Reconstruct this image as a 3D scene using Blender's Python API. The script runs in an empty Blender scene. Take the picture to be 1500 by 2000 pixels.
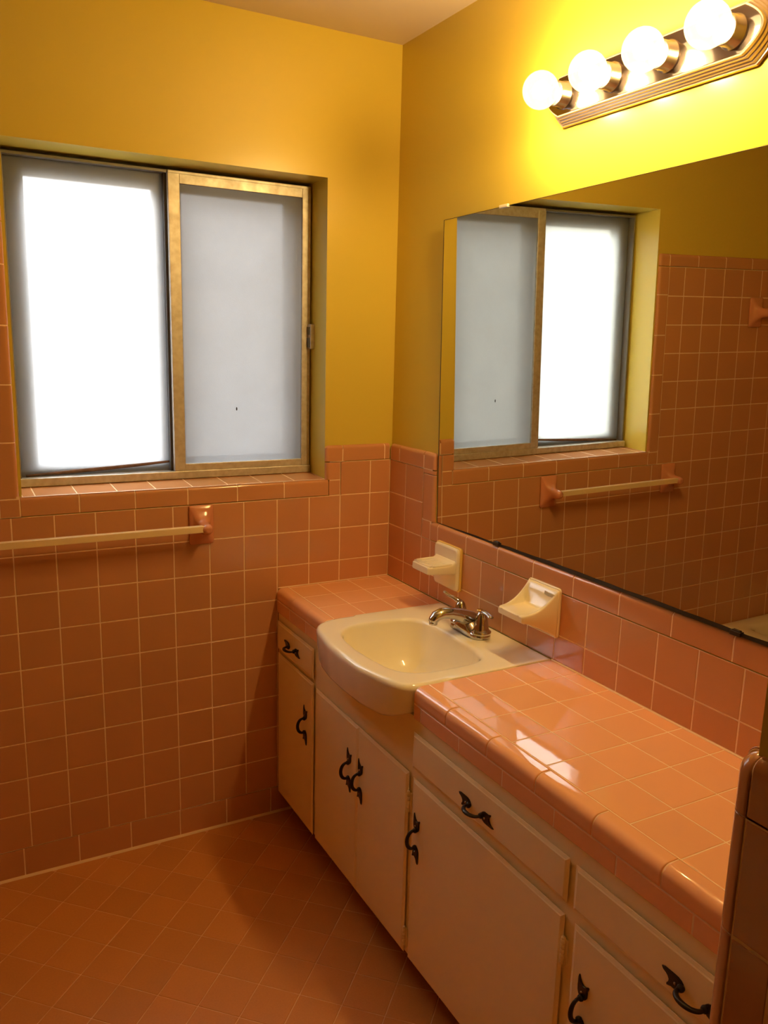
import bpy, bmesh, math, random
from mathutils import Vector, Matrix
random.seed(7)
SC = bpy.context.scene
COL = SC.collection
V3 = Vector
P = 0.1095            # wall tile pitch
ZB = 0.9685           # height of the grid row at the counter splash

# ------------------------------------------------------------------ materials
def mat(name):
    m = bpy.data.materials.new(name); m.use_nodes = True
    nt = m.node_tree; nt.nodes.clear()
    return m, nt, nt.nodes, nt.links

def principled(name, col, rough=.4, metal=0., spec=.5, noise=None, bump=None, tint=0., coat=0., rnoise=None):
    """noise=(scale, amount, darker colour) ; bump=(scale, strength, distance)"""
    m, nt, N, L = mat(name)
    out = N.new('ShaderNodeOutputMaterial'); b = N.new('ShaderNodeBsdfPrincipled')
    L.new(b.outputs[0], out.inputs[0])
    b.inputs['Roughness'].default_value = rough; b.inputs['Metallic'].default_value = metal
    b.inputs['Specular IOR Level'].default_value = spec
    b.inputs['Coat Weight'].default_value = coat; b.inputs['Coat Roughness'].default_value = .05
    b.inputs['Base Color'].default_value = (*col, 1)
    geo = N.new('ShaderNodeNewGeometry')
    src = None
    if noise:
        nz = N.new('ShaderNodeTexNoise'); nz.inputs['Scale'].default_value = noise[0]; nz.inputs['Detail'].default_value = 5
        L.new(geo.outputs['Position'], nz.inputs['Vector'])
        rp = N.new('ShaderNodeValToRGB'); rp.color_ramp.elements[0].position = .35; rp.color_ramp.elements[1].position = .65
        L.new(nz.outputs['Fac'], rp.inputs[0])
        mx = N.new('ShaderNodeMixRGB'); mx.inputs[1].default_value = (*col, 1); mx.inputs[2].default_value = (*noise[2], 1)
        ml = N.new('ShaderNodeMath'); ml.operation = 'MULTIPLY'; ml.inputs[1].default_value = noise[1]
        L.new(rp.outputs[0], ml.inputs[0]); L.new(ml.outputs[0], mx.inputs[0]); src = mx.outputs[0]
    if tint:
        at = N.new('ShaderNodeAttribute'); at.attribute_name = 'tint'
        hs = N.new('ShaderNodeHueSaturation')
        mp = N.new('ShaderNodeMapRange'); mp.inputs[3].default_value = 1 - tint; mp.inputs[4].default_value = 1 + tint
        L.new(at.outputs['Fac'], mp.inputs[0]); L.new(mp.outputs[0], hs.inputs['Value'])
        if src: L.new(src, hs.inputs['Color'])
        else: hs.inputs['Color'].default_value = (*col, 1)
        src = hs.outputs[0]
    if src: L.new(src, b.inputs['Base Color'])
    if bump:
        nz = N.new('ShaderNodeTexNoise'); nz.inputs['Scale'].default_value = bump[0]; nz.inputs['Detail'].default_value = 3
        L.new(geo.outputs['Position'], nz.inputs['Vector'])
        bp = N.new('ShaderNodeBump'); bp.inputs['Strength'].default_value = bump[1]; bp.inputs['Distance'].default_value = bump[2]
        L.new(nz.outputs['Fac'], bp.inputs['Height']); L.new(bp.outputs[0], b.inputs['Normal'])
    if rnoise:
        nz = N.new('ShaderNodeTexNoise'); nz.inputs['Scale'].default_value = rnoise[0]
        L.new(geo.outputs['Position'], nz.inputs['Vector'])
        mp = N.new('ShaderNodeMapRange'); mp.inputs[3].default_value = rnoise[1]; mp.inputs[4].default_value = rnoise[2]
        L.new(nz.outputs['Fac'], mp.inputs[0]); L.new(mp.outputs[0], b.inputs['Roughness'])
    return m

M = {}
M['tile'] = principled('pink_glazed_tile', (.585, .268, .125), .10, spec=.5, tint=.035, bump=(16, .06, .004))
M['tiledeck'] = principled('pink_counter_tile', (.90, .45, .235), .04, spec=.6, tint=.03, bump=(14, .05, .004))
M['floortile'] = principled('terracotta_pink_floor_tile', (.61, .245, .065), .40, tint=.06, noise=(220, .35, (.52, .185, .045)), bump=(150, .08, .001))
M['grout'] = principled('tan_grout', (.92, .68, .42), .8, noise=(60, .4, (.80, .54, .32)))
M['floorgrout'] = principled('floor_grout', (.86, .55, .30), .85, noise=(18, .8, (.70, .32, .14)))
M['caulk'] = principled('cream_caulk', (.84, .58, .34), .5)
M['paint'] = principled('yellow_wall_paint', (.655, .495, .075), .25, spec=.5, bump=(60, .05, .002))
M['hall'] = principled('unlit_hall_shade', (.22, .14, .06), .6)  # dark colour stands in for an unlit hall and cuts bounce light
M['ceil'] = principled('ceiling_paint', (.64, .54, .44), .6, bump=(70, .05, .002))
M['cream'] = principled('cream_cabinet_paint', (.97, .82, .48), .34, spec=.4, noise=(9, .25, (.92, .76, .48)), bump=(45, .06, .002))
M['dark'] = principled('shaded_toe_board', (.05, .03, .02), .8)  # shadow of the toe recess put into the board colour
M['porcelain'] = principled('cream_porcelain', (.97, .89, .70), .10, coat=.3)
M['dish'] = principled('white_glazed_ceramic', (.88, .77, .56), .12, coat=.3)
M['stain'] = principled('dingy_ceramic_chip', (.52, .46, .32), .5)
M['yellow'] = principled('yellow_overpaint', (.82, .56, .14), .4)
M['chrome'] = principled('polished_chrome', (.50, .47, .44), .06, metal=1)
M['fixture'] = principled('antique_nickel', (.42, .34, .35), .18, metal=.45, spec=.8)
M['fixturefront'] = principled('dark_nickel_front', (.40, .33, .33), .10, metal=1)
M['brass'] = principled('brass_edge', (.80, .58, .22), .22, metal=1)
M['socket'] = principled('socket_cup_metal', (.42, .36, .32), .25, metal=1)
M['mirror'] = principled('mirror_silver', (.74, .75, .66), .0, metal=1)
M['mirroredge'] = principled('blackened_mirror_edge', (.012, .010, .009), .5)
M['clip'] = principled('dark_mirror_clip', (.05, .035, .03), .35, metal=.5)
M['alu'] = principled('weathered_aluminium', (.62, .58, .52), .45, metal=.5, noise=(60, .5, (.40, .33, .24)), rnoise=(30, .34, .6))
M['alugrey'] = principled('shaded_window_channel', (.20, .185, .16), .5, metal=.3)  # left and top frame members coloured dark to stand for their shade
M['aludark'] = principled('dark_window_channel', (.10, .095, .09), .5, metal=.3)
M['iron'] = principled('black_iron', (.020, .013, .010), .32, metal=.4, spec=.6, bump=(240, .15, .001))
M['rod'] = principled('cream_plastic_rod', (.86, .66, .36), .3)
M['ceramic'] = principled('pink_ceramic', (.66, .27, .15), .12, coat=.3)
M['strip'] = principled('rusty_vinyl_strip', (.20, .11, .07), .7, noise=(60, .6, (.08, .035, .02)))
M['tub'] = principled('cream_tub_enamel', (.86, .80, .66), .15)
M['speck'] = principled('black_speck', (.02, .02, .02), .8)
M['outer'] = principled('outer_frame_paint', (.14, .13, .12), .7)
M['screenframe'] = principled('screen_frame', (.22, .22, .21), .6)

def emission(name, col, s):
    m, nt, N, L = mat(name)
    o = N.new('ShaderNodeOutputMaterial'); e = N.new('ShaderNodeEmission')
    e.inputs[0].default_value = (*col, 1); e.inputs[1].default_value = s
    L.new(e.outputs[0], o.inputs[0]); return m
M['filament'] = emission('glowing_filament', (1, .69, .27), 500)

def bulb_glass():
    m, nt, N, L = mat('clear_globe_glass')
    o = N.new('ShaderNodeOutputMaterial'); t = N.new('ShaderNodeBsdfTransparent'); g = N.new('ShaderNodeBsdfGlossy')
    e = N.new('ShaderNodeEmission'); a = N.new('ShaderNodeAddShader'); x = N.new('ShaderNodeMixShader')
    t.inputs[0].default_value = (1, .97, .9, 1); g.inputs['Roughness'].default_value = .05
    e.inputs[0].default_value = (1, .80, .36, 1); e.inputs[1].default_value = 1.15
    x.inputs[0].default_value = .08
    L.new(t.outputs[0], x.inputs[1]); L.new(g.outputs[0], x.inputs[2])
    L.new(x.outputs[0], a.inputs[0]); L.new(e.outputs[0], a.inputs[1]); L.new(a.outputs[0], o.inputs[0])
    return m
M['bulb'] = bulb_glass()

def frosted(name, col, mottle, dark):
    m, nt, N, L = mat(name)
    o = N.new('ShaderNodeOutputMaterial'); t = N.new('ShaderNodeBsdfTranslucent'); d = N.new('ShaderNodeBsdfDiffuse')
    g = N.new('ShaderNodeBsdfGlossy'); x = N.new('ShaderNodeMixShader'); y = N.new('ShaderNodeMixShader')
    geo = N.new('ShaderNodeNewGeometry')
    nz = N.new('ShaderNodeTexNoise'); nz.inputs['Scale'].default_value = 9; nz.inputs['Detail'].default_value = 8; nz.inputs['Roughness'].default_value = .75
    L.new(geo.outputs['Position'], nz.inputs['Vector'])
    rp = N.new('ShaderNodeValToRGB'); rp.color_ramp.elements[0].position = .3; rp.color_ramp.elements[1].position = .7
    rp.color_ramp.elements[0].color = (*dark, 1); rp.color_ramp.elements[1].color = (*col, 1)
    L.new(nz.outputs['Fac'], rp.inputs[0]); L.new(rp.outputs[0], t.inputs[0])
    d.inputs[0].default_value = (.5, .5, .48, 1); g.inputs['Roughness'].default_value = .3
    x.inputs[0].default_value = .34; y.inputs[0].default_value = .04
    L.new(t.outputs[0], x.inputs[1]); L.new(d.outputs[0], x.inputs[2])
    L.new(x.outputs[0], y.inputs[1]); L.new(g.outputs[0], y.inputs[2])
    fine = N.new('ShaderNodeTexVoronoi'); fine.inputs['Scale'].default_value = 320
    L.new(geo.outputs['Position'], fine.inputs['Vector'])
    bp = N.new('ShaderNodeBump'); bp.inputs['Strength'].default_value = mottle; bp.inputs['Distance'].default_value = .002
    L.new(fine.outputs['Distance'], bp.inputs['Height'])
    L.new(bp.outputs[0], g.inputs['Normal']); L.new(bp.outputs[0], d.inputs['Normal'])
    rf = N.new('ShaderNodeBsdfRefraction'); rf.inputs['Roughness'].default_value = .32; rf.inputs['IOR'].default_value = 1.3
    rf.inputs[0].default_value = (*col, 1); z = N.new('ShaderNodeMixShader'); z.inputs[0].default_value = .5
    L.new(y.outputs[0], z.inputs[1]); L.new(rf.outputs[0], z.inputs[2])
    L.new(z.outputs[0], o.inputs[0]); return m
M['frost_bright'] = frosted('frosted_glass', (.95, .96, .97), .3, (.86, .88, .89))
M['frost_grey'] = frosted('frosted_glass_aged', (.88, .89, .90), .5, (.76, .77, .78))

def screen():
    m, nt, N, L = mat('insect_screen_mesh')
    o = N.new('ShaderNodeOutputMaterial'); t = N.new('ShaderNodeBsdfTransparent'); d = N.new('ShaderNodeBsdfDiffuse'); x = N.new('ShaderNodeMixShader')
    d.inputs[0].default_value = (.12, .12, .12, 1); x.inputs[0].default_value = .76
    L.new(t.outputs[0], x.inputs[1]); L.new(d.outputs[0], x.inputs[2]); L.new(x.outputs[0], o.inputs[0]); return m
M['screen'] = screen()

# ------------------------------------------------------------------ mesh builder
class MB:
    def __init__(s): s.v = []; s.f = []; s.m = []; s.sm = []; s.t = []; s.mats = []
    def mi(s, m):
        if m not in s.mats: s.mats.append(m)
        return s.mats.index(m)
    def face(s, idx, m, smooth=False, tint=.5):
        s.f.append(tuple(idx)); s.m.append(s.mi(m)); s.sm.append(smooth); s.t.append(tint)
    def add(s, verts, faces, m, smooth=False, tint=.5):
        o = len(s.v); s.v += [tuple(v) for v in verts]
        for f in faces: s.face([o + i for i in f], m, smooth, tint)
    def quad(s, a, b, c, d, m): s.add([a, b, c, d], [(0, 1, 2, 3)], m)
    def bmesh(s, bm, m, smooth=False, mtx=None):
        bm.verts.index_update()
        s.add([(mtx @ v.co if mtx else v.co) for v in bm.verts], [[v.index for v in f.verts] for f in bm.faces], m, smooth); bm.free()
    def box(s, lo, hi, m, bev=0., seg=2, smooth=False):
        bm = bmesh.new(); bmesh.ops.create_cube(bm, size=1)
        for v in bm.verts: v.co = V3([lo[i] + (v.co[i] + .5) * (hi[i] - lo[i]) for i in range(3)])
        if bev: bmesh.ops.bevel(bm, geom=bm.edges[:], offset=bev, segments=seg, affect='EDGES', profile=.5)
        bmesh.ops.recalc_face_normals(bm, faces=bm.faces[:])
        s.bmesh(bm, m, smooth)
    def loft(s, rings, m, smooth=True, cap0=True, cap1=True, flip=False):
        n = len(rings[0]); o = len(s.v)
        for r in rings: s.v += [tuple(p) for p in r]
        for k in range(len(rings) - 1):
            for i in range(n):
                j = (i + 1) % n
                q = [o + k*n + i, o + k*n + j, o + (k+1)*n + j, o + (k+1)*n + i]
                s.face(q[::-1] if flip else q, m, smooth)
        if cap0: q = [o + i for i in range(n)]; s.face(q if flip else q[::-1], m, False)
        if cap1: q = [o + (len(rings)-1)*n + i for i in range(n)]; s.face(q[::-1] if flip else q, m, False)
    def lathe(s, prof, O, A, B, C, m, n=28, smooth=True, cap0=True, cap1=True):
        """prof = [(radius, height along C)]"""
        s.loft([[O + A*(r*math.cos(2*math.pi*i/n)) + B*(r*math.sin(2*math.pi*i/n)) + C*h for i in range(n)] for r, h in prof], m, smooth, cap0, cap1)
    def tube(s, pts, rad, m, n=12, ell=None, up=V3((0, 0, 1))):
        rings = []
        for k, p in enumerate(pts):
            a = pts[max(k-1, 0)]; b = pts[min(k+1, len(pts)-1)]
            t = (b - a).normalized(); x = t.cross(up)
            if x.length < 1e-4: x = t.cross(V3((1, 0, 0)))
            x.normalize(); y = x.cross(t); r = rad[k] if isinstance(rad, (list, tuple)) else rad
            rx, ry = (r if isinstance(r, tuple) else (r, r))
            rings.append([p + x*(rx*math.cos(2*math.pi*i/n)) - y*(ry*math.sin(2*math.pi*i/n)) for i in range(n)])
        s.loft(rings, m, True, flip=True)
    def prism(s, out, O, A, B, C, d, m, bev=0.):
        """outline in (a,b), extruded along C by d, with an optional domed/bevelled front"""
        c0 = (sum(p[0] for p in out)/len(out), sum(p[1] for p in out)/len(out))
        r0 = [O + A*a + B*b for a, b in out]; rings = [r0]
        rings.append([p + C*(d - bev) for p in r0])
        if bev:
            rings.append([O + A*(a + (c0[0]-a)*.18) + B*(b + (c0[1]-b)*.18) + C*d for a, b in out])
        s.loft(rings, m, False, flip=A.cross(B).dot(C) < 0)
    def ball(s, O, r, m, n=16, sc=(1, 1, 1)):
        bm = bmesh.new(); bmesh.ops.create_uvsphere(bm, u_segments=n, v_segments=max(6, n//2), radius=r)
        for v in bm.verts: v.co = V3((v.co[0]*sc[0], v.co[1]*sc[1], v.co[2]*sc[2])) + O
        s.bmesh(bm, m, True)
    def tile(s, F, u0, u1, v0, v1, m, rnd='', r=.011, gap=.00155, depth=.004, tilt=.0020, hi=True, e=.0010):
        """one glazed tile as a height field; rnd names the rounded (bullnose) sides among l r b t"""
        O, U, V, N = F
        ta, tb = random.gauss(0, tilt), random.gauss(0, tilt); tint = random.random()
        uc, vc = (u0+u1)/2, (v0+v1)/2
        u0 += 0 if 'l' in rnd else gap; u1 -= 0 if 'r' in rnd else gap
        v0 += 0 if 'b' in rnd else gap; v1 -= 0 if 't' in rnd else gap
        R = {k: (r if k in rnd else e) for k in 'lrbt'}
        def samples(a, b, ra, rb):
            ang = (90, 72, 54, 36, 18, 0) if hi else (90, 0)
            def side(rr): return [rr*(1-math.sin(math.radians(t))) for t in ((90, 75, 60, 45, 30, 15, 0) if rr > .004 else ((90, 45, 0) if hi else (90, 0)))] + [rr*1.4]
            out = [a + d for d in side(ra)] + [b - d for d in side(rb)][::-1]
            return out
        us = samples(u0, u1, R['l'], R['r']); vs = samples(v0, v1, R['b'], R['t'])
        if (u1-u0) < 2.2*max(R['l'], R['r']) or (v1-v0) < 2.2*max(R['b'], R['t']): us = sorted(us); vs = sorted(vs)
        def h(u, v):
            def t(d, rr): return max(0, min(1, (rr-d)/rr))
            parts = [(t(u-u0, R['l']), R['l']), (t(u1-u, R['r']), R['r']), (t(v-v0, R['b']), R['b']), (t(v1-v, R['t']), R['t'])]
            n = 0
            big = [(a, b) for a, b in parts if b > .004]; sm = [(a, b) for a, b in parts if b <= .004]
            if big:
                q = min(1, math.sqrt(sum(a*a for a, b in big))); n -= r*(1-math.sqrt(1-q*q))
            q = min(1, math.sqrt(sum(a*a for a, b in sm))); n -= e*(1-math.sqrt(1-q*q))
            return n
        nu, nv = len(us), len(vs); o = len(s.v)
        for v in vs:
            for u in us:
                s.v.append(tuple(O + U*u + V*v + N*(h(u, v) + ta*(u-uc) + tb*(v-vc))))
        for j in range(nv-1):
            for i in range(nu-1):
                s.face((o+j*nu+i, o+j*nu+i+1, o+(j+1)*nu+i+1, o+(j+1)*nu+i), m, True, tint)
        per = [i for i in range(nu)] + [j*nu+nu-1 for j in range(1, nv)] + [(nv-1)*nu+i for i in range(nu-2, -1, -1)] + [j*nu for j in range(nv-2, 0, -1)]
        b = len(s.v); dd = max(depth, r+.001 if rnd else depth)
        for k in per:
            i, j = k % nu, k // nu; s.v.append(tuple(O + U*us[i] + V*vs[j] - N*dd))
        for k in range(len(per)):
            l = (k+1) % len(per); s.face((b+k, b+l, o+per[l], o+per[k]), m, False, tint)
    def build(s, name, parent=None, loc=None, label=None):
        me = bpy.data.meshes.new(name); me.from_pydata(s.v, [], s.f)
        for m in s.mats: me.materials.append(m)
        me.polygons.foreach_set('material_index', s.m); me.polygons.foreach_set('use_smooth', s.sm)
        at = me.attributes.new('tint', 'FLOAT', 'FACE'); at.data.foreach_set('value', s.t)
        me.update()
        o = bpy.data.objects.new(name, me); COL.objects.link(o)
        if parent: o.parent = parent; o.matrix_parent_inverse = Matrix.Translation(-parent.location)
        if label: o['label'] = label
        return o

def empty(name, loc): 
    o = bpy.data.objects.new(name, None); COL.objects.link(o); o.location = loc; o.empty_display_size = .05; return o
def tag(o, label, cat, group=None):
    o['label'] = label; o['category'] = cat
    if group: o['group'] = group
    return o
def struct(o, label, cat):
    o['kind'] = 'structure'; o['label'] = label; o['category'] = cat; return o

X, Y, Z = V3((1, 0, 0)), V3((0, 1, 0)), V3((0, 0, 1))
FB = (V3((0, 0, 0)), X, Z, -Y)          # back wall tile face y=0 (u=x, v=z)
FR = (V3((0, 0, 0)), -Y, Z, -X)         # right wall tile face x=0 (u=-y, v=z)

def field(mb, F, u0, u1, v0, v1, uo, vo, m, grout, p=P, hi=True, gd=.0006, pv=None):
    """tiles on the grid through (uo,vo), clipped to the rectangle, over a grout bed"""
    pv = pv or p
    O, U, V, N = F
    i0 = math.floor((u0-uo)/p + 1e-6); i1 = math.ceil((u1-uo)/p - 1e-6)
    j0 = math.floor((v0-vo)/pv + 1e-6); j1 = math.ceil((v1-vo)/pv - 1e-6)
    for i in range(i0, i1):
        for j in range(j0, j1):
            a, b, c, d = max(u0, uo+i*p), min(u1, uo+(i+1)*p), max(v0, vo+j*pv), min(v1, vo+(j+1)*pv)
            if b-a > .008 and d-c > .008: mb.tile(F, a, b, c, d, m, hi=hi)
    q = lambda u, v: O + U*u + V*v - N*gd
    mb.quad(q(u0, v0), q(u1, v0), q(u1, v1), q(u0, v1), grout)

def bed(mb, F, u0, u1, v0, v1, gd=.0006, m=None):
    O, U, V, N = F; q = lambda u, v: O + U*u + V*v - N*gd
    mb.quad(q(u0, v0), q(u1, v0), q(u1, v1), q(u0, v1), m or M['grout'])

def run(mb, F, axis, a0, a1, off, pitch, c0, c1, rnd, m, grout=True, r=.011, rend=''):
    """row of trim pieces along u or v, joints at off+k*pitch"""
    k = math.floor((a0-off)/pitch + 1e-6); pts = []
    while off + k*pitch < a1 - 1e-6:
        s, e = max(a0, off+k*pitch), min(a1, off+(k+1)*pitch)
        if e - s > .006: pts.append((s, e))
        k += 1
    for n, (s, e) in enumerate(pts):
        if axis == 'u': mb.tile(F, s, e, c0, c1, m, rnd, r, depth=.012, tilt=.0015)
        else: mb.tile(F, c0, c1, s, e, m, rnd, r, depth=.012, tilt=.0015)
    if grout:
        # grout seams: a slightly recessed twin of the run, one long piece
        mm = M['grout']
        O, U, V, N = F
        F2 = (O - N*.0006, U, V, N)
        if axis == 'u': mb.tile(F2, a0-.001, a1+.001, c0, c1-(.0012 if 't' in rnd else 0), mm, rnd, r, depth=.011, tilt=0)
        else: mb.tile(F2, c0+(.0012 if 'l' in rnd else 0), c1-(.0012 if 'r' in rnd else 0), a0-.001, a1+.001, mm, rnd, r, depth=.011, tilt=0)

# ------------------------------------------------------------------ room shell
XL, YN, ZC = -2.40, -2.95, 2.4605
PD = .010                               # paint plane sits behind the tile face
WX0, WX1, WZ0, WZ1 = -1.138, -.2365, 1.129, 2.051   # window opening

mb = MB()
mb.quad((XL-.1, YN-.1, -.0012), (.1, YN-.1, -.0012), (.1, .1, -.0012), (XL-.1, .1, -.0012), M['floorgrout'])
mb.quad((XL-.1, YN-.1, -.08), (XL-.1, .1, -.08), (.1, .1, -.08), (.1, YN-.1, -.08), M['floorgrout'])
# diagonal floor tiles
fp = .1087; c45 = math.sqrt(.5); D1 = V3((c45, -c45, 0)); D2 = V3((c45, c45, 0))
O0 = V3((-.7279, -.3956, 0))
for i in range(-32, 33):
    for j in range(-32, 33):
        c = O0 + D1*((i+.5)*fp) + D2*((j+.5)*fp)
        if XL-.05 < c.x < -.25 and YN-.05 < c.y < .03:
            near = -1.35 < c.x and -1.3 < c.y
            mb.tile((O0, D1, D2, Z), i*fp, (i+1)*fp, j*fp, (j+1)*fp, M['floortile'], gap=.0010, tilt=.0012, hi=near, e=.0012)
struct(mb.build('floor'), 'diagonal terracotta pink tile floor beside the vanity', 'floor')

mb = MB(); mb.box((XL-.1, YN-.1, ZC), (.11, .20, ZC+.08), M['ceil'])
struct(mb.build('ceiling'), 'flat pale painted ceiling above the yellow walls', 'ceiling')

# back wall with window opening
mb = MB(); y0, y1 = PD, .17
m = M['paint']
mb.box((XL-.1, y0, -.05), (WX0, y1, ZC), m); mb.box((WX1, y0, -.05), (.11, y1, ZC), m)
mb.box((WX0, y0, WZ1), (WX1, y1, ZC), m); mb.box((WX0, y0, -.05), (WX1, y1, WZ0-.012), m)
wall_back = struct(mb.build('wall_back'), 'yellow painted wall with frosted window and pink tile wainscot', 'wall')

RA, RT, CAP = ZB + P, ZB + 2*P, 1.2405     # row under sill trim, cap bottom, cap top
TX = -1.145                                # right edge of the tall tub tile
VX = -1.1955
TT, TB = 1.892, ZB + 8*P                   # top of tall tile and its cap joint
BB = .0925                                 # base tile height
mb = MB(); t, g = M['tile'], M['grout']
uo, vo = -.07464, ZB
field(mb, FB, -.1841, 0, RA, RT, uo, vo, t, g)
field(mb, FB, -1.2791, 0, BB, RA, uo, vo, t, g)
field(mb, FB, XL, -1.2791, BB, RA, uo, vo, t, g, hi=False)
field(mb, FB, XL, VX, RA, TB, uo, vo, t, g, hi=False)
mb.build('tile_wainscot', wall_back)
# bullnose caps on the back wall
mb = MB()
run(mb, FB, 'u', -.1765, -.002, -.1765, .1545, RT, CAP, 't', t)
mb.tile(FB, -.2365, -.1765, RT, CAP, t, 'tl', .011, depth=.012); bed(mb, FB, -.223, -.17, RT-.002, CAP-.012)
mb.tile(FB, -.2365, -.1841, 1.1285, RT, t, 'l', .011, depth=.012); bed(mb, FB, -.223, -.18, RA, RT)
mb.tile(FB, -.2262, -.1841, RA, 1.1285, t, '', depth=.012)
struct(mb.build('trim_1'), 'pink bullnose cap on the back wall in the corner right of window', 'tile trim')
mb = MB()
run(mb, FB, 'u', -1.1448, -.2262, -.2262-.1531*6, .1531, RA, 1.1325, 't', t)
# sill surface sloping up to the frame
F = (V3((0, 0, 1.1325)), X, V3((0, 1, .05)).normalized(), V3((0, -.05, 1)).normalized())
for k in range(0, 9):
    a, b = max(WX0+.001, -1.213 + .1090*k), min(WX1-.001, -1.213 + .1090*(k+1))
    if b-a > .01: mb.tile(F, a, b, .0095, .135, t, tilt=.001)
bed(mb, F, WX0+.0005, WX1-.0005, .004, .137)
struct(mb.build('trim_2'), 'pink tile sill and bullnose edge below the window', 'tile trim')
mb = MB()
run(mb, FB, 'v', 1.1285, TB, 1.1285, .1527, VX, TX, 'r', t)
mb.tile(FB, VX, TX, TB, TT, t, 'tr', .011, depth=.012)
mb.tile(FB, VX, -1.1448, RA, 1.1285, t, '', depth=.012); bed(mb, FB, VX, -1.144, RA-.002, 1.135)
run(mb, FB, 'u', XL, VX, VX, .1527, TB, TT, 't', t)
struct(mb.build('trim_3'), 'tall pink bullnose edge of the tub tile left of the window', 'tile trim')
mb = MB()
k = -.4274
run(mb, FB, 'u', -1.63, -.06, k, .1531, .004, BB, '', t)
bed(mb, FB, -1.63, 0, 0, BB, .003)
mb.loft([[V3((x, 0, .007)), V3((x, -.002, .006)), V3((x, -.006, .0005)), V3((x, .001, .0005))] for x in (-1.63, -.33)], M['caulk'], False)
struct(mb.build('baseboard_back'), 'pink six inch base tiles with pale caulk along the floor', 'baseboard')

# right wall
mb = MB(); mb.box((PD, YN-.1, -.05), (.11, PD, ZC), M['paint'])
wall_right = struct(mb.build('wall_right'), 'yellow painted wall behind the mirror and vanity light', 'wall')
mb = MB()
field(mb, FR, 0, .2137, .79, RT, .1042, ZB, t, g)
field(mb, FR, .2137, .268, .79, ZB, .1042, ZB, t, g)
field(mb, FR, .268, 1.975, .79, ZB, .1042-.0, ZB, t, g)
mb.tile(FR, .2137, .2630, ZB, 1.0265, t); bed(mb, FR, .21, .27, ZB-.001, 1.03)
mb.build('tile_splashback', wall_right)
mb = MB()
mb.tile(FR, .002, .0594, RT, CAP, t, 't', .011, depth=.012)
mb.tile(FR, .0594, .2125, RT, CAP, t, 't', .011, depth=.012)
mb.tile(FR, .2137, .2790, RT, CAP, t, 'tr', .011, depth=.012); bed(mb, FR, 0, .266, RT-.002, CAP-.012)
run(mb, FR, 'v', 1.0265, RT-.015, 1.0265-.006, .1527, .2137, .2790, 'r', t)
mb.tile(FR, .2137, .2790, RT-.015, RT, t, 'r', .011, depth=.012)
run(mb, FR, 'u', .2630, 1.975, .3075, .1542, ZB, 1.0265, 't', t)
struct(mb.build('trim_4'), 'pink bullnose ledge and corner cap around the lower mirror edge', 'tile trim')

# left wall, near wall, partition
mb = MB(); mb.box((XL-.1, YN-.1, -.05), (XL, .02, ZC), M['paint'])
wl = struct(mb.build('wall_left'), 'yellow wall on the bathtub side', 'wall')
mb = MB(); field(mb, (V3((XL+.008, 0, 0)), Y, Z, X), -1.75, -.002, .30, TT, 0, ZB, t, g, hi=False); mb.build('tile_wainscot', wl)
mb = MB(); mb.box((XL-.1, YN-.1, -.05), (.11, YN, ZC), M['hall'])
struct(mb.build('wall_front'), 'wall behind the viewer, coloured dark to look unlit', 'wall')

mb = MB(); mb.box((XL, YN, -.05), (-1.615, -1.645, ZC), M['hall'])  # unseen wall added to keep bounce light off the partition
struct(mb.build('wall_bounce_block'), 'added unseen wall beside the viewer, coloured dark, blocking bounce light to the partition', 'wall')

PX, PY = -.778, -1.981                   # tile faces of the partition
mb = MB(); mb.box((PX+.012, YN, -.02), (PD, PY-.017, ZC), M['paint'])
wp = struct(mb.build('wall_partition'), 'yellow wall end with dark tile wainscot at right edge beside the counter', 'wall')
FP = (V3((PX, PY, 0)), -Y, Z, -X)        # face toward the tub, u runs toward the viewer
FE = (V3((0, PY, 0)), -X, Z, Y)          # end face toward the window
mb = MB()
field(mb, FP, .020, -YN+PY, 0, RT, .020+.04, ZB, t, g)
run(mb, FP, 'u', .020, -YN+PY, .1, .1527, RT, CAP, 't', t)
field(mb, FE, .415, -PX-.020, 0, RT, -PX-.020, ZB, t, g, hi=False)
run(mb, FE, 'u', .415, -PX-.020, .5, .1527, RT, CAP, 't', t)
# rounded corner pieces, swept quarter round
def corner(mb, z0, z1, top, m, ins=0.):
    r = .020; n = 10; rings = []
    zs = [(z0, 0), (z0+.0012, .0)] + ([(z1-.0185*(1-math.sin(a)), .0188*(1-math.cos(a))) for a in [math.pi/2*i/7 for i in range(8)]] if top else [(z1-.0012, 0), (z1, .0)])
    for k, (z, d) in enumerate(zs):
        rr = r - d - ins
        cx, cy = PX + r, PY - r
        ring = [V3((cx - rr*math.sin(math.pi/2*i/n), cy + rr*math.cos(math.pi/2*i/n), z)) for i in range(n+1)]
        ring += [V3((cx + .002, cy - .0, z))]
        rings.append(ring)
    mb.loft(rings, m, True, flip=False)
zz = [0.0, .0925] + [ZB + P*k for k in range(-8, 3)]
for a, b in zip(zz[:-1], zz[1:]): corner(mb, a+.001, b-.001, False, t)
corner(mb, RT+.001, CAP, True, t); corner(mb, 0, CAP-.03, False, g, .0012)
mb.build('tile_wainscot', wp)

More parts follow.
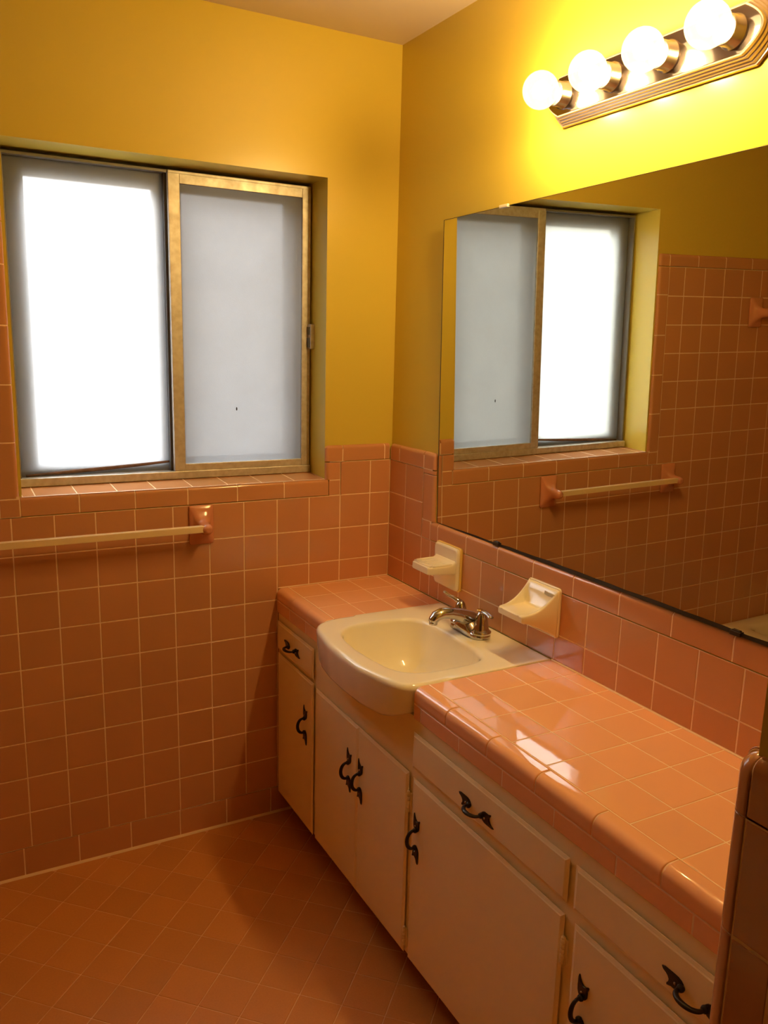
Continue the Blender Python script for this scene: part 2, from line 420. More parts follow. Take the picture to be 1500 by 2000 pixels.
# ------------------------------------------------------------------ window
mb = MB(); al = M['alu']
FX0, FX1, FZ0, FZ1 = WX0+.006, WX1-.004, 1.1395, WZ1-.010
yf, yb = .118, .168; SXM = -.690
mb.box((FX0, yf, FZ0), (FX1, yb, FZ0+.024), al, .002); mb.box((SXM, yf+.006, FZ1-.010), (FX1, yb, FZ1), al, .002); mb.box((FX0, yf+.012, FZ1-.008), (SXM, yb, FZ1), M['alugrey'], .001)
mb.box((FX0, yf+.012, FZ0+.02), (FX0+.007, yb, FZ1-.008), M['alugrey'], .001); mb.box((FX1-.010, yf+.006, FZ0+.02), (FX1, yb, FZ1-.008), al, .002)
mb.box((FX0, yb-.004, FZ0), (FX1, yb+.004, FZ0+.045), M['aludark']); 
win = struct(mb.build('window_1'), 'weathered aluminium sliding window with two frosted panes', 'window')
SX0, SX1, SZ0, SZ1 = -.6905, FX1-.010, FZ0+.0235, FZ1-.008
mb = MB(); a, b = yf-.002+.006, yf+.028
for lo, hi in [((SX0, a, SZ0), (SX0+.034, b, SZ1)), ((SX1-.020, a, SZ0), (SX1, b, SZ1))]: mb.box(lo, hi, al, .0015)
for lo, hi in [((SX0+.0335, a+.0004, SZ0), (SX1-.0195, b, SZ0+.022)), ((SX0+.0335, a+.0004, SZ1-.028), (SX1-.0195, b, SZ1))]: mb.box(lo, hi, al, .0015)
sash = mb.build('sliding_sash', win)
mb = MB(); mb.box((SX0+.030, .130, SZ0+.018), (SX1-.016, .134, SZ1-.024), M['frost_grey']); pg = mb.build('frosted_pane', sash)
mb = MB(); mb.ball(V3((-.489, .1285, 1.352)), .0045, M['speck'], 8, (.5, .3, 1.25)); mb.build('speck', sash)
mb = MB(); mb.box((SX1+.001, .100, 1.543), (SX1+.017, .132, 1.621), M['alu'], .002); mb.box((SX1-.003, .106, 1.548), (SX1+.003, .124, 1.578), M['aludark']); mb.box((SX1-.003, .106, 1.588), (SX1+.003, .124, 1.612), M['aludark'])
mb.build('latch', win)
mb = MB(); mb.box((FX0+.010, .158, FZ0+.020), (SX0+.020, .162, FZ1-.006), M['frost_bright']); mb.build('frosted_pane', win, label='bright left frosted pane')
mb = MB(); mb.box((SX0-.008, .140, SZ0), (SX0+.010, .166, FZ1-.006), M['aludark'], .002); mb.build('interlock_stile', win)
mb = MB(); mb.tube([V3((-1.112, .150, FZ0+.0275)), V3((-.987, .150, FZ0+.034)), V3((-.80, .150, FZ0+.045)), V3((-.70, .150, FZ0+.052))], [(.003, .003), (.003, .006), (.003, .005), (.003, .0035)], M['strip'], 8); mb.build('weather_strip', win)
# exterior frame and insect screen outside the panes
mb = MB(); o = M['outer']; ya, yc = .176, .206
ex = [(-1.20, -1.072), (-.722, -.640), (-.304, -.15)]
for x0, x1 in ex: mb.box((x0, ya, 1.10), (x1, yc, 2.15), o)
for z0, z1 in ((1.02, 1.200), (1.992, 2.15)): mb.box((-1.20, ya+.0005, z0), (-.15, yc-.0005, z1), o)
mb.build('outer_frame', win)
mb = MB(); mb.quad((-.645, .200, 1.19), (-.285, .200, 1.19), (-.285, .200, 2.0), (-.645, .200, 2.0), M['screen']); mb.build('insect_screen', win)

# ------------------------------------------------------------------ vanity cabinet
VN = -1.974                              # near end of the vanity
cr = M['cream']
cab = tag(empty('vanity_cabinet', (-.2, -.98, 0)), 'long cream painted vanity cabinet with black iron pulls under the pink counter', 'cabinet')
mb = MB()
mb.box((-.399, VN, .083), (-.381, -.002, .712), cr, .0)                      # face sheet
mb.box((-.381, -.016, .083), (-.012, -.002, .712), cr); mb.box((-.381, VN, .083), (-.012, VN+.014, .712), cr)
mb.box((-.381, VN+.014, .083), (-.012, -.016, .097), cr)
mb.build('cabinet_body', cab)
mb = MB(); mb.box((-.335, VN, .001), (-.320, -.002, .083), M['dark']); mb.build('toe_kick', cab)
def front(kind, y0, y1, z0, z1, parent=cab, x0=-.4032):
    """slab front with a broad bevel round its face; y0 > y1"""
    mb = MB(); x1 = -.408; b = .008
    r = lambda x, i: [V3((x, y0-i, z0+i)), V3((x, y1+i, z0+i)), V3((x, y1+i, z1-i)), V3((x, y0-i, z1-i))]
    mb.loft([r(x0, 0), r(x1+.0035, 0), r(x1+.0015, b*.75), r(x1, b)], cr, False, flip=False)
    return mb.build(kind, parent)
DZ0 = .0835
d1 = front('drawer', -.0085, -.2945, .588, .6835, x0=-.4040)
o1 = front('door', -.0125, -.2975, DZ0, .5765, x0=-.4040)
o2 = front('door', -.3140, -.5925, DZ0, .5690)
o3 = front('door', -.5931, -.8545, DZ0, .5690)
d2 = front('drawer', -.8690, -1.4110, .590, .6790)
o4 = front('door', -.8755, -1.4090, DZ0, .5655)
d3 = front('drawer', -1.4285, -1.9650, .590, .6765)
o5 = front('door', -1.4360, -1.9650, DZ0, .5655)
def handle(parent, y, z, vertical):
    mb = MB(); O = V3((-.4082, y, z)); C = -X; ir = M['iron']
    A, B = (Z, Y) if vertical else (Y, Z)
    leaf = [(.0205, -.0060), (.0240, -.0095), (.0290, -.0118), (.0360, -.0122), (.0420, -.0122), (.0470, -.0140), (.0505, -.0150), (.0510, -.0120), (.0475, -.0070), (.0470, -.0020),
            (.0500, .0030), (.0545, .0065), (.0600, .0085), (.0625, .0100), (.0570, .0118), (.0480, .0120), (.0390, .0122), (.0310, .0118), (.0250, .0098), (.0205, .0060)]
    for s in (1, -1):
        mb.prism(leaf, O, A*s, B*s, C, .0035, ir, .0015)
        mb.ball(O + A*(s*.034) + C*.0035, .0026, M['socket'], 8)
        mb.ball(O + A*(s*.0225) + C*.004, .0065, ir, 10)
    n = 20; pts = []; rad = []
    for k in range(n+1):
        th = math.pi*k/n; a = .0235*math.cos(th); c = .004 + .0215*math.sin(th)**.75
        pts.append(O + A*a + C*c); w = .0030 + .0014*math.sin(th); rad.append((w*1.15, w*.85))
    mb.tube(pts, rad, ir, 10, up=B)
    return mb.build('handle', parent)
for par, y in ((o1, -.2437), (o2, -.5445), (o3, -.6120), (o4, -.9020), (o5, -1.4720)): handle(par, y, ZB-.5455, True)
for par, y, dz in ((d1, -.1380, -.338), (d2, -1.1320, -.3455), (d3, -1.6960, -.3460)): handle(par, y, ZB+dz, False)
def hinge(parent, y, z):
    mb = MB(); O = V3((-.4005, y, z))
    mb.box((-.4030, y-.010, z-.025), (-.3895, y-.0015, z+.025), cr, .001)
    for k in range(5): mb.lathe([(.0034, 0), (.0044, .001), (.0044, .0085), (.0034, .0095)], V3((-.4055, y-.0015, z-.025+k*.0102)), X, Y, Z, cr, 10)
    mb.ball(V3((-.4055, y-.0015, z+.0275)), .0042, cr, 8)
    mb.build('hinge', parent)
for par, y in ((o3, -.8548), (o4, -1.4093)):
    for z in (.492, .126): hinge(par, y, z)

# ------------------------------------------------------------------ countertop
CT = .788
ctop = tag(empty('countertop', (-.2, -.98, .72)), 'pink tiled countertop with bullnose front edge and cream grout lines', 'countertop')
FC = (V3((0, 0, CT)), -Y, -X, Z)         # u=-y, v=-x ; U x V = (-Y)x(-X) = Y x X = -Z -> flip below
FC = (V3((0, 0, CT)), -X, -Y, Z)         # u=-x, v=-y : (-X)x(-Y)=Z
td = M['tiledeck']
segs = [(.002, .3475, [.0135-P, .0145, .124, .2365, .3475]), (.8655, 1.974, [.8655, .9630, 1.0722, 1.1816, 1.288, 1.395, 1.504, 1.6125, 1.722, 1.831, 1.9405, 1.974])]
xs = [.0015, .0440, .1535, .2630, .3660]
mb = MB()
for v0, v1, vl in segs:
    vl = sorted(set([v0] + [v for v in vl if v0 < v < v1] + [v1]))
    for a, b in zip(vl[:-1], vl[1:]):
        if b-a < .005: continue
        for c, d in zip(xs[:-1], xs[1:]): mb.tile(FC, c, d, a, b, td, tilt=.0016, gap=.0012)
    bed(mb, FC, 0, .367, v0, v1)
    mb.box((-.397, -v1, .714), (-.003, -v0, CT-.006), M['grout'])
mb.loft([[V3((0, y, CT+.0025)), V3((-.0015, y, CT+.0018)), V3((-.003, y, CT+.0003)), V3((0, y, CT-.001))] for y in (-1.974, -.8660)], M['caulk'], False)
mb.loft([[V3((x, 0, CT+.0025)), V3((x, -.0015, CT+.0018)), V3((x, -.003, CT+.0003)), V3((x, 0, CT-.001))] for x in (-.40, -.001)], M['caulk'], False)
mb.build('tile_deck', ctop)
# bullnose nosing: profile swept along y, piece by piece
def nosing(mb, y0, y1, m, ins=0.):
    r = .019; xf = -.4055 + ins; zt = CT - ins + .0006
    prof = [(-.3672, CT-.009), (-.3672, zt-.001), (-.3682, zt), (-.372, zt)]
    for i in range(10):
        th = math.pi/2*i/9; prof.append((xf + r - r*math.sin(th), zt - r + r*math.cos(th)))
    prof += [(xf, zt-.030), (xf, zt-.0370), (xf+.0012, zt-.0385), (xf+.012, zt-.0385)]
    e = .0012
    rings = [[V3((x + (.0010 if x < -.39 else 0), y, z - (.0010 if z > CT-.02 else 0))) for x, z in prof] if s else [V3((x, y, z)) for x, z in prof] for y, s in ((y0, 1), (y0-e, 0), (y0-e*2.5, 0), (y1+e*2.5, 0), (y1+e, 0), (y1, 1))]
    mb.loft(rings, m, True, flip=False)
mb = MB()
js = [-.8655, -1.0000, -1.1520, -1.3050, -1.4580, -1.6105, -1.7630, -1.9155, -1.974]
for a, b in zip(js[:-1], js[1:]): nosing(mb, a-.0011, b+.0011, td)
for a, b in ((-.003, -.1240), (-.1240, -.2365), (-.2365, -.3500)): nosing(mb, a-.0003, b+.0003, td)
nosing(mb, -.8655, -1.974, M['grout'], .0013); nosing(mb, -.002, -.352, M['grout'], .0013)
mb.build('bullnose_edge', ctop)
mb = MB(); FF = (V3((-.4050, 0, 0)), -Y, Z, -X)
fj = [.8655, .8960, 1.0522, 1.2060, 1.3618, 1.5180, 1.6760, 1.8320, 1.974]
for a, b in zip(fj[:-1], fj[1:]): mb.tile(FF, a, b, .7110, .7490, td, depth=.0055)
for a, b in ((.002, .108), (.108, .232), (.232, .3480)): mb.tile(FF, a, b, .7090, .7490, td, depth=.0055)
bed(mb, FF, .002, .348, .712, .752); bed(mb, FF, .8655, 1.974, .713, .752)
mb.build('face_strip', ctop)

# ------------------------------------------------------------------ sink
SK = .7905
sink = tag(empty('sink', (-.24, -.607, .69)), 'cream porcelain sink with bowed apron front set into the pink counter', 'sink')
outer = [(-.0015, -.3505), (-.20, -.3480), (-.368, -.3465), (-.405, -.3560), (-.432, -.3720), (-.4445, -.3930), (-.4530, -.4330), (-.4680, -.5200), (-.4720, -.6040), (-.4690, -.7010), (-.4560, -.7600), (-.4420, -.8130), (-.4350, -.8390), (-.4265, -.8540), (-.4060, -.8620), (-.36, -.8645), (-.20, -.8650), (-.0015, -.8655)]
bowl = [(-.137, -.52), (-.145, -.4690), (-.163, -.4420), (-.1958, -.4300), (-.2600, -.4255), (-.3245, -.4265), (-.366, -.4380), (-.392, -.4590), (-.4060, -.4900), (-.4130, -.5354), (-.4150, -.5900), (-.4110, -.6500), (-.4010, -.7280), (-.3890, -.7600), (-.3640, -.7840), (-.3320, -.7950), (-.2600, -.7985), (-.1958, -.7965), (-.1650, -.7860), (-.1480, -.7639), (-.1370, -.7150), (-.1335, -.62)]
BC = (-.275, -.610); NN = 144
TH = [2*math.pi*k/NN for k in range(NN)]
for cxy in ((-.0015, -.3505), (-.0015, -.8655)):
    a_ = math.atan2(cxy[1]-BC[1], cxy[0]-BC[0]) % (2*math.pi); TH[round(a_/(2*math.pi)*NN) % NN] = a_
def radial(poly, n):
    out = []
    for k in range(n):
        th = TH[k]; d = (math.cos(th), math.sin(th)); best = None
        for i in range(len(poly)):
            ax, ay = poly[i]; bx, by = poly[(i+1) % len(poly)]
            ex_, ey_ = bx-ax, by-ay; den = d[0]*ey_ - d[1]*ex_
            if abs(den) < 1e-12: continue
            tt = ((ax-BC[0])*ey_ - (ay-BC[1])*ex_)/den; uu = ((ax-BC[0])*d[1] - (ay-BC[1])*d[0])/den
            if tt > 0 and -1e-9 <= uu <= 1+1e-9: best = tt if best is None else max(best, tt)
        out.append(best)
    return out
def smooth(r, it):
    n = len(r)
    for _ in range(it): r = [(r[i-1] + 2*r[i] + r[(i+1) % n])/4 for i in range(n)]
    return r
ro = radial(outer, NN); rb = smooth(radial(bowl, NN), 4)
# keep square back corners, soften the bowed front
rf = smooth(ro, 3)
def isfront(k): return math.cos(2*math.pi*k/NN) < -.1
ro = [rf[k] if isfront(k) else ro[k] for k in range(NN)]
pt = lambda k, r, z: V3((BC[0] + r*math.cos(TH[k]), BC[1] + r*math.sin(TH[k]), z))
mb = MB(); po = M['porcelain']
def bot(k):
    # lower edge of the apron curves up a little toward both ends
    y = pt(k, ro[k], 0).y; t_ = abs(y + .607)/.25
    return .6885 + .026*max(0, (t_-.68)/.32)**1.6
rings = []
rings.append([pt(k, ro[k]-.060 if isfront(k) else ro[k]-.03, bot(k)) for k in range(NN)])
rings.append([pt(k, ro[k]-.016, bot(k)) for k in range(NN)])
rings.append([pt(k, ro[k]-.010, bot(k)+.002) for k in range(NN)])
rings.append([pt(k, ro[k]-.008, bot(k)+.008) for k in range(NN)])
rings.append([pt(k, ro[k]-.001, SK-.022) for k in range(NN)])
for i in range(7):
    th = math.pi/2*i/6; rings.append([pt(k, ro[k] - (.014 if isfront(k) else .004)*(1-math.cos(th)), SK - (.014 if isfront(k) else .004)*(1-math.sin(th))) for k in range(NN)])
rings.append([pt(k, ro[k]-.020, SK) for k in range(NN)])
for f in (.35, .7): rings.append([pt(k, (ro[k]-.02)*(1-f) + (rb[k]+.016)*f, SK - .001*f) for k in range(NN)])
rings.append([pt(k, rb[k]+.016, SK-.0015) for k in range(NN)])
for i in range(1, 7):
    th = math.pi/2*i/6; rings.append([pt(k, rb[k] + .013*(1-math.sin(th)) - .001, SK-.0015 - .013*(1-math.cos(th))) for k in range(NN)])
prof = [(.985, .030), (.96, .055), (.93, .080), (.88, .104), (.80, .124), (.68, .137), (.52, .144), (.34, .148), (.16, .151), (.09, .152)]
for f, d in prof: rings.append([pt(k, rb[k]*f*(1) , SK-d) for k in range(NN)])
mb.loft(rings, po, True, cap0=False, cap1=True, flip=False)
mb.build('basin', sink)
mb = MB(); mb.lathe([(.030, 0), (.031, .002), (.024, .004), (.021, .001), (.0, .001)], V3((BC[0], BC[1], SK-.1525)), X, Y, Z, M['chrome'], 28); mb.build('drain', sink, label='chrome drain')

# ------------------------------------------------------------------ faucet
fau = tag(empty('faucet', (-.073, -.607, SK)), 'chrome two handle faucet with low arched spout on the sink deck', 'faucet')
ch = M['chrome']; fy = -.607; fx = -.073; FZ = SK - .0004
mb = MB()
def stadium(hw, r, n=48):
    out = []
    for k in range(n):
        th = 2*math.pi*k/n; cx = 0; cy = hw if math.sin(th) >= 0 else -hw
        out.append((r*math.cos(th), cy + r*math.sin(th)))
    return out
rr = []
for hw, r, z in [(.046, .0295, 0), (.046, .0295, .006), (.046, .0285, .010), (.046, .026, .014), (.046, .0235, .017)]:
    rr.append([V3((fx + a, fy + b, FZ + z)) for a, b in stadium(hw, r)])
mb.loft(rr, ch, True); mb.build('base_plate', fau)
mb = MB()
path = [(-.048, .024), (-.060, .030), (-.075, .037), (-.095, .046), (-.120, .057), (-.145, .064), (-.168, .066), (-.186, .060), (-.195, .050), (-.1985, .044)]
wid = [(.020, .012), (.027, .022), (.027, .0235), (.0255, .021), (.0215, .0175), (.0195, .0155), (.0185, .0150), (.0170, .0145), (.0145, .0130), (.0125, .0115)]
mb.tube([V3((a, fy, FZ + z)) for a, z in path], wid, ch, 20, up=Z)
mb.lathe([(.0115, 0), (.0115, .009)], V3((-.1945, fy, FZ+.0385)), X, Y, Z, ch, 20)
mb.loft([[V3((-.079 + a, fy + b, FZ + z)) for a, b in stadium(hw, rr_, 32)] for hw, rr_, z in ((.030, .0275, .004), (.022, .0265, .016), (.012, .0235, .028), (.006, .018, .040))], ch, True)
mb.build('spout', fau)
def lever(yc, sgn):
    mb = MB(); O = V3((fx, yc, FZ+.012))
    mb.lathe([(.0275, 0), (.0275, .006), (.0225, .010), (.0205, .014), (.0190, .028), (.0165, .042), (.0135, .053), (.009, .060), (.004, .063)], O, X, Y, Z, ch, 28)
    dx = -.024 if sgn > 0 else -.004
    pts = [O + V3((dx*f, sgn*.052*f, .054 + rise)) for f, rise in ((0, .002), (.22, .009), (.45, .013), (.68, .016), (.88, .021), (1, .025))]
    if sgn < 0: pts = [p_ - V3((0, 0, .020*(abs(p_.y-O.y)/.052)**2)) for p_ in pts]
    mb.tube(pts, [(.010, .008), (.0085, .0065), (.0065, .0045), (.0065, .0035), (.0080, .0030), (.0055, .0022)], ch, 14)
    mb.build('handle', fau)
lever(fy+.0508, 1); lever(fy-.0508, -1)
mb = MB(); mb.lathe([(.0028, 0), (.0028, .040), (.0040, .042), (.0085, .045), (.0098, .048), (.0085, .050), (.0, .0508)], V3((fx+.030, fy, FZ+.010)), X, Y, Z, M['brass'], 18); mb.build('lift_rod', fau)

# ------------------------------------------------------------------ soap dishes
def rrect(u0, u1, v0, v1, r, n=5):
    out = []
    for cx, cy, a0 in ((u1-r, v1-r, 0), (u0+r, v1-r, 90), (u0+r, v0+r, 180), (u1-r, v0+r, 270)):
        for i in range(n+1):
            th = math.radians(a0 + 90*i/n); out.append((cx + r*math.cos(th), cy + r*math.sin(th)))
    return out
def plate(mb, y0, y1, z0, z1, r, x0, x1, m, bev=.004):
    o_ = rrect(y0, y1, z0, z1, r); i_ = rrect(y0+bev, y1-bev, z0+bev, z1-bev, max(.002, r-bev*.5)); h_ = rrect(y0+bev*.3, y1-bev*.3, z0+bev*.3, z1-bev*.3, r)
    mb.loft([[V3((x0, a, b)) for a, b in o_], [V3((x1+bev, a, b)) for a, b in o_], [V3((x1+bev*.3, a, b)) for a, b in h_], [V3((x1, a, b)) for a, b in i_]], m, True, flip=True)
# flat-tray dish
dz = ZB
t1 = tag(empty('soap_dish', (0, -.384, dz-.05)), 'white ceramic soap dish with flat grooved tray above the faucet, nearer the corner', 'soap dish', 'soap dishes above the sink')
mb = MB(); plate(mb, -.4505, -.3165, dz-.120, dz+.013, .008, -.0005, -.0080, M['yellow'], .001); mb.build('backing', t1, label='yellowed backing edge')
mb = MB(); plate(mb, -.4475, -.3190, dz-.118, dz+.011, .012, -.0080, -.0175, M['dish'], .006); mb.build('plate', t1)
mb = MB(); rings = []
def trayring(x, ya, yb, za, zb, r): return [V3((x, a, b)) for a, b in rrect(ya, yb, za, zb, r, 4)]
yc = -.3830
for x, hw, za, zb, r in [(-.012, .060, -.066, -.018, .010), (-.020, .057, -.068, -.030, .008), (-.030, .0555, -.066, -.0355, .007), (-.050, .0550, -.064, -.0375, .006), (-.080, .0535, -.062, -.0380, .006), (-.096, .0500, -.061, -.0378, .006), (-.1035, .0460, -.0600, -.0380, .006), (-.1060, .0420, -.0580, -.0400, .005)]:
    rings.append(trayring(x, yc-hw, yc+hw, dz+za, dz+zb, r))
mb.loft(rings, M['dish'], True, flip=True)
# raised lip around the tray and ridges
for s_ in (-1, 1): mb.tube([V3((-.026, yc+s_*.050, dz-.0365)), V3((-.090, yc+s_*.0465, dz-.0372))], .0032, M['dish'], 8)
mb.tube([V3((-.095, yc-.0455, dz-.0372)), V3((-.0995, yc, dz-.0372)), V3((-.095, yc+.0455, dz-.0372))], .0032, M['dish'], 8)
for k in (-.030, -.010, .010, .030): mb.tube([V3((-.030, yc+k, dz-.0380)), V3((-.082, yc+k, dz-.0385))], .0022, M['dish'], 6)
mb.build('tray', t1)
# scoop dish
t2 = tag(empty('soap_dish', (0, -.824, dz-.05)), 'white ceramic scoop shaped soap dish with chipped top edge, right of the faucet', 'soap dish', 'soap dishes above the sink')
mb = MB(); plate(mb, -.8880, -.7620, dz-.118, dz+.012, .010, -.0005, -.0070, M['dish'], .002); mb.build('plate', t2)
mb = MB(); rings = []
# body: from x=-.007 outward; top edge of the side cheeks falls along a curve, bottom rises
y0_, y1_ = -.8855, -.7645
nx = 18
def prof_top(t_): return .0095 - .058*(1-(1-t_)**2.3)          # cheek top
def prof_bot(t_): return -.116 + .047*min(1, t_*1.15)**.8
def hwid(t_): return .0605 - .009*t_ + (.001 if t_ < .05 else 0)
ring_list = []
cyc = -.8250
for k in range(nx+1):
    t_ = k/nx; x = -.006 - .104*t_; top = dz + prof_top(t_); bo = dz + prof_bot(t_); hw = hwid(t_)
    if t_ > .93: hw -= .004*((t_-.93)/.07)**2; top -= .003*((t_-.93)/.07)**2; bo += .003*((t_-.93)/.07)**2
    # open scoop: floor level inside the cheeks
    fl = dz - .0500
    wall = .006 + .004*t_
    inner = max(0., min(1., (t_-.10)/.08))
    ft = top - inner*max(0, top - fl)*1.0
    c = .0035
    ring = [V3((x, cyc-hw, bo+c)), V3((x, cyc-hw, top-c)), V3((x, cyc-hw+c*.4, top-c*.3)), V3((x, cyc-hw+c, top)), V3((x, cyc-hw+wall, top-.0005)), V3((x, cyc-hw+wall+.004, ft+.002*(0 if inner == 0 else 1))), V3((x, cyc-hw+wall+.009, ft)), V3((x, cyc, ft)),
            V3((x, cyc+hw-wall-.009, ft)), V3((x, cyc+hw-wall-.004, ft+.002*(0 if inner == 0 else 1))), V3((x, cyc+hw-wall, top-.0005)), V3((x, cyc+hw-c, top)), V3((x, cyc+hw-c*.4, top-c*.3)), V3((x, cyc+hw, top-c)), V3((x, cyc+hw, bo+c)), V3((x, cyc+hw-c*.4, bo+c*.3)), V3((x, cyc+hw-c, bo)), V3((x, cyc-hw+c, bo)), V3((x, cyc-hw+c*.4, bo+c*.3))]
    ring_list.append(ring)
mb.loft(ring_list, M['dish'], True, flip=False)
mb.build('tray', t2)
mb = MB(); mb.prism([(-.020, -.006), (-.004, -.0085), (.016, -.007), (.021, .000), (.010, .0015), (-.006, .0010), (-.018, .003)], V3((-.0172, -.862, dz-.004)), -Y, Z, -X, .0012, M['stain']); mb.build('chip', t2, label='dark chipped patch')

# ------------------------------------------------------------------ mirror
n_ = V3((1, -.01009, .01644)).normalized()
def mx(y, z): return -.0018 + .0101*(y+1) - .0164*(z - ZB - .3)
mir = tag(empty('mirror', (0, -1.1, 1.028)), 'large frameless wall mirror with blackened bottom edge above the counter', 'mirror')
my0, my1, mz0, mz1 = -.2865, -1.90, 1.0275, 1.9200
mb = MB()
c4 = [(my0, mz0), (my1, mz0), (my1, mz1+.004), (my0, mz1-.0035)]
fr = [V3((mx(a, b), a, b)) for a, b in c4]; bk = [p_ + V3((.004, 0, 0)) for p_ in fr]
mb.loft([bk, fr], M['mirror'], False, flip=False)
mb.build('glass', mir)
mb = MB()
def strip(a0, b0, a1, b1, w0, w1, nrm, m):
    q = [V3((mx(a0, b0)-.0004, a0, b0)), V3((mx(a1, b1)-.0004, a1, b1))]
    mb.add([q[0], q[1], q[1]+nrm*w1, q[0]+nrm*w0], [(0, 1, 2, 3)], m)
ys = [my0 + (my1-my0)*k/30 for k in range(31)]
random.seed(3)
ws = [.0016 + max(0, .0075*min(1, k/9) + random.uniform(-.0015, .0012)) for k in range(31)]
for k in range(30): strip(ys[k], mz0, ys[k+1], mz0, ws[k], ws[k+1], Z, M['mirroredge'])
strip(my0, mz0, my0, mz1-.0035, .0030, .0022, -Y, M['mirroredge'])
strip(my0, mz1-.0035, my1, mz1+.004, .0012, .0012, -Z, M['clip'])
mb.build('edge_strip', mir)
for y in (-.603, -1.392):
    mb = MB(); x = mx(y, mz0); mb.box((x-.0065, y-.012, mz0-.0005), (x-.0008, y+.012, mz0+.0085), M['clip'], .001); mb.box((x-.004, y-.009, mz0+.006), (x-.0008, y+.009, mz0+.011), M['clip'], .0008); mb.build('clip', mir)
mb = MB(); y = -.577; x = mx(y, mz1); mb.box((x-.004, y-.018, mz1-.006), (x+.003, y+.018, mz1+.002), M['dish'], .0015); mb.build('clip', mir, label='small pale clip')

# ------------------------------------------------------------------ vanity light
LZ, LY = 2.126, -1.0355
fix = tag(empty('vanity_light', (.01, LY, LZ)), 'ridged metal vanity light bar with four lit clear globe bulbs above the mirror', 'light fixture')
def oct_(hl, hh, n=40):
    """long plate with bowed ends, in (y,z)"""
    out = []
    for sgn, rng in ((1, range(-10, 11)), (-1, range(10, -11, -1))):
        for i in rng:
            th = i/10; out.append((sgn*(hl + .040*(1-abs(th)**1.8)), hh*th))
    return out
prof = [(.000, .263, .0580, 'brass'), (-.004, .263, .0590, 'brass'), (-.0075, .2615, .0575, 'brass'), (-.0078, .2590, .0545, 'fixture'), (-.013, .2580, .0530, 'fixture'), (-.0145, .2560, .0505, 'fixture'), (-.020, .2550, .0495, 'fixture'), (-.0215, .2530, .0470, 'fixture'), (-.027, .2520, .0460, 'fixture'), (-.0285, .2500, .0435, 'fixture'), (-.0340, .2490, .0425, 'fixture'), (-.0355, .2470, .0400, 'fixture'), (-.0357, .2460, .0390, 'fixturefront')]
mb = MB()
prof = [(x, hl, hh, m_) for x, hl, hh, m_ in prof]
for (xa, la, ha, _m), (xb, lb, hb, m_) in zip(prof[:-1], prof[1:]):
    mb.loft([[V3((xa+.0095, LY+a, LZ+b)) for a, b in oct_(la, ha)], [V3((xb+.0095, LY+a, LZ+b)) for a, b in oct_(lb, hb)]], M[m_], False, cap0=False, cap1=(xb == prof[-1][0]), flip=True)
mb.build('back_plate', fix)
for k in range(4):
    y = LY + .2286 - .1524*k
    mb = MB(); mb.lathe([(.0300, .0), (.0300, .004), (.0265, .006), (.0265, .025), (.0240, .027), (.018, .025)], V3((-.0255, y, LZ)), Y, Z, -X, M['socket'], 28); mb.build('socket', fix)
    mb = MB(); bx = -.0935; R = .0400
    pr = [(.0135, -.0470), (.0140, -.0400)] + [(R*math.sin(math.radians(a)), -R*math.cos(math.radians(a))) for a in (24, 34, 46, 58, 70, 82, 94, 106, 118, 130, 142, 154, 165, 174)] + [(.0005, R)]
    mb.lathe(pr, V3((bx, y, LZ)), Y, Z, -X, M['bulb'], 28)
    b = mb.build('bulb', fix)
    mb = MB(); mb.ball(V3((bx, y, LZ)), .019, M['filament'], 14); mb.build('filament', b)

# ------------------------------------------------------------------ towel bars
def towel_bar(x0, x1, zc, label):
    t_ = tag(empty('towel_bar', ((x0+x1)/2, 0, zc)), label, 'towel bar')
    for xc in (x0, x1):
        mb = MB(); rings = []
        for y, hw, hh, r in [(-.0015, .0375, .0600, .006), (-.0060, .0370, .0595, .007), (-.0085, .0345, .0570, .010), (-.0120, .0290, .0470, .012), (-.0180, .0235, .0340, .014), (-.0280, .0195, .0245, .016), (-.0400, .0175, .0190, .017), (-.0560, .0172, .0176, .0170), (-.0680, .0160, .0160, .0158), (-.0760, .0120, .0120, .0118), (-.0795, .0060, .0060, .0058)]:
            rings.append([V3((xc + a, y, zc + b + (-.0030 if y < -.015 else 0))) for a, b in rrect(-hw, hw, -hh, hh, r, 5)])
        mb.loft(rings, M['ceramic'], True, flip=False); mb.build('post', t_)
    mb = MB(); mb.box((x0+.010, -.0700, zc-.0105), (x1-.010, -.0500, zc+.0085), M['rod'], .0012); mb.build('rod', t_, label='cream square rod')
    return t_
towel_bar(-1.2575, -.6475, ZB+.0495, 'pink ceramic towel bar with cream square rod below the window')
towel_bar(-2.270, -1.6930, ZB+.7080, 'pink ceramic bar high on the tub tile, seen in the mirror')

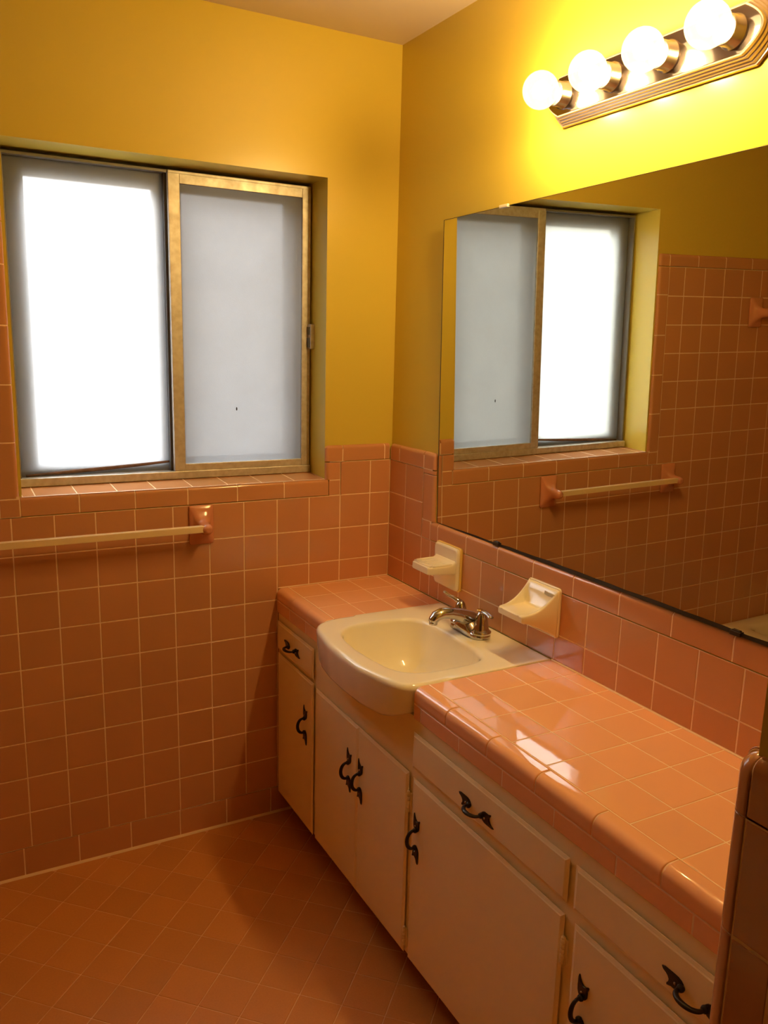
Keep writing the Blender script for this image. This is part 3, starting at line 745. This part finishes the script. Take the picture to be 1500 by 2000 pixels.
# ------------------------------------------------------------------ bathtub
tx0, tx1, ty0, ty1, tz = XL+.012, -1.627, -1.62, -.003, .3235
tub = tag(empty('bathtub', ((tx0+tx1)/2, (ty0+ty1)/2, 0)), 'cream enamel bathtub along the tiled left wall, its rim seen in the mirror', 'bathtub')
mb = MB(); tb = M['tub']
def rr4(i, z, r): return [V3((a, b, z)) for a, b in rrect(tx0+i, tx1-i, ty0+i, ty1-i, r, 6)]
mb.loft([rr4(.012, .002, .006), rr4(.010, tz-.045, .006), rr4(.0, tz-.038, .006), rr4(.0, tz-.010, .006), rr4(.003, tz-.003, .006), rr4(.010, tz, .008), rr4(.070, tz, .05), rr4(.080, tz-.004, .06), rr4(.088, tz-.015, .07), rr4(.105, tz-.15, .09), rr4(.130, tz-.26, .10), rr4(.19, tz-.285, .10)], tb, True, cap0=True, cap1=True)
mb.build('tub_shell', tub)

# ------------------------------------------------------------------ world, camera
w = bpy.data.worlds.new('outdoor_daylight'); SC.world = w; w.use_nodes = True
nt = w.node_tree; nt.nodes.clear()
o = nt.nodes.new('ShaderNodeOutputWorld'); b = nt.nodes.new('ShaderNodeBackground')
tc = nt.nodes.new('ShaderNodeTexCoord'); sx = nt.nodes.new('ShaderNodeSeparateXYZ'); rp = nt.nodes.new('ShaderNodeValToRGB')
nt.links.new(tc.outputs['Generated'], sx.inputs[0]); nt.links.new(sx.outputs['Z'], rp.inputs[0])
e = rp.color_ramp.elements
e[0].position = 0.0; e[0].color = (.110, .104, .094, 1)
e[1].position = .44; e[1].color = (.93, .95, .97, 1)
q = e.new(.12); q.color = (.150, .145, .138, 1)
nt.links.new(rp.outputs[0], b.inputs[0]); b.inputs[1].default_value = 16.5
nt.links.new(b.outputs[0], o.inputs[0])

cam = bpy.data.cameras.new('camera'); co = bpy.data.objects.new('camera', cam); COL.objects.link(co)
co.location = (-1.34074, -2.39505, .59182 + ZB)
co.rotation_euler = [math.radians(a) for a in (78.59631, -1.42462, -28.59670)]
cam.sensor_fit = 'HORIZONTAL'; cam.sensor_width = 36; cam.lens = 1614.51*36/1500
cam.clip_start = .02
SC.camera = co
SC.view_settings.view_transform = 'Standard'
SC.view_settings.look = 'None'
SC.view_settings.exposure = 0.2
try:
    SC.cycles.max_bounces = 12; SC.cycles.diffuse_bounces = 5; SC.cycles.glossy_bounces = 6; SC.cycles.transparent_max_bounces = 12
    SC.cycles.sample_clamp_indirect = 8; SC.cycles.caustics_reflective = False
    SC.cycles.use_denoising = True; SC.cycles.adaptive_threshold = .02
except Exception: pass
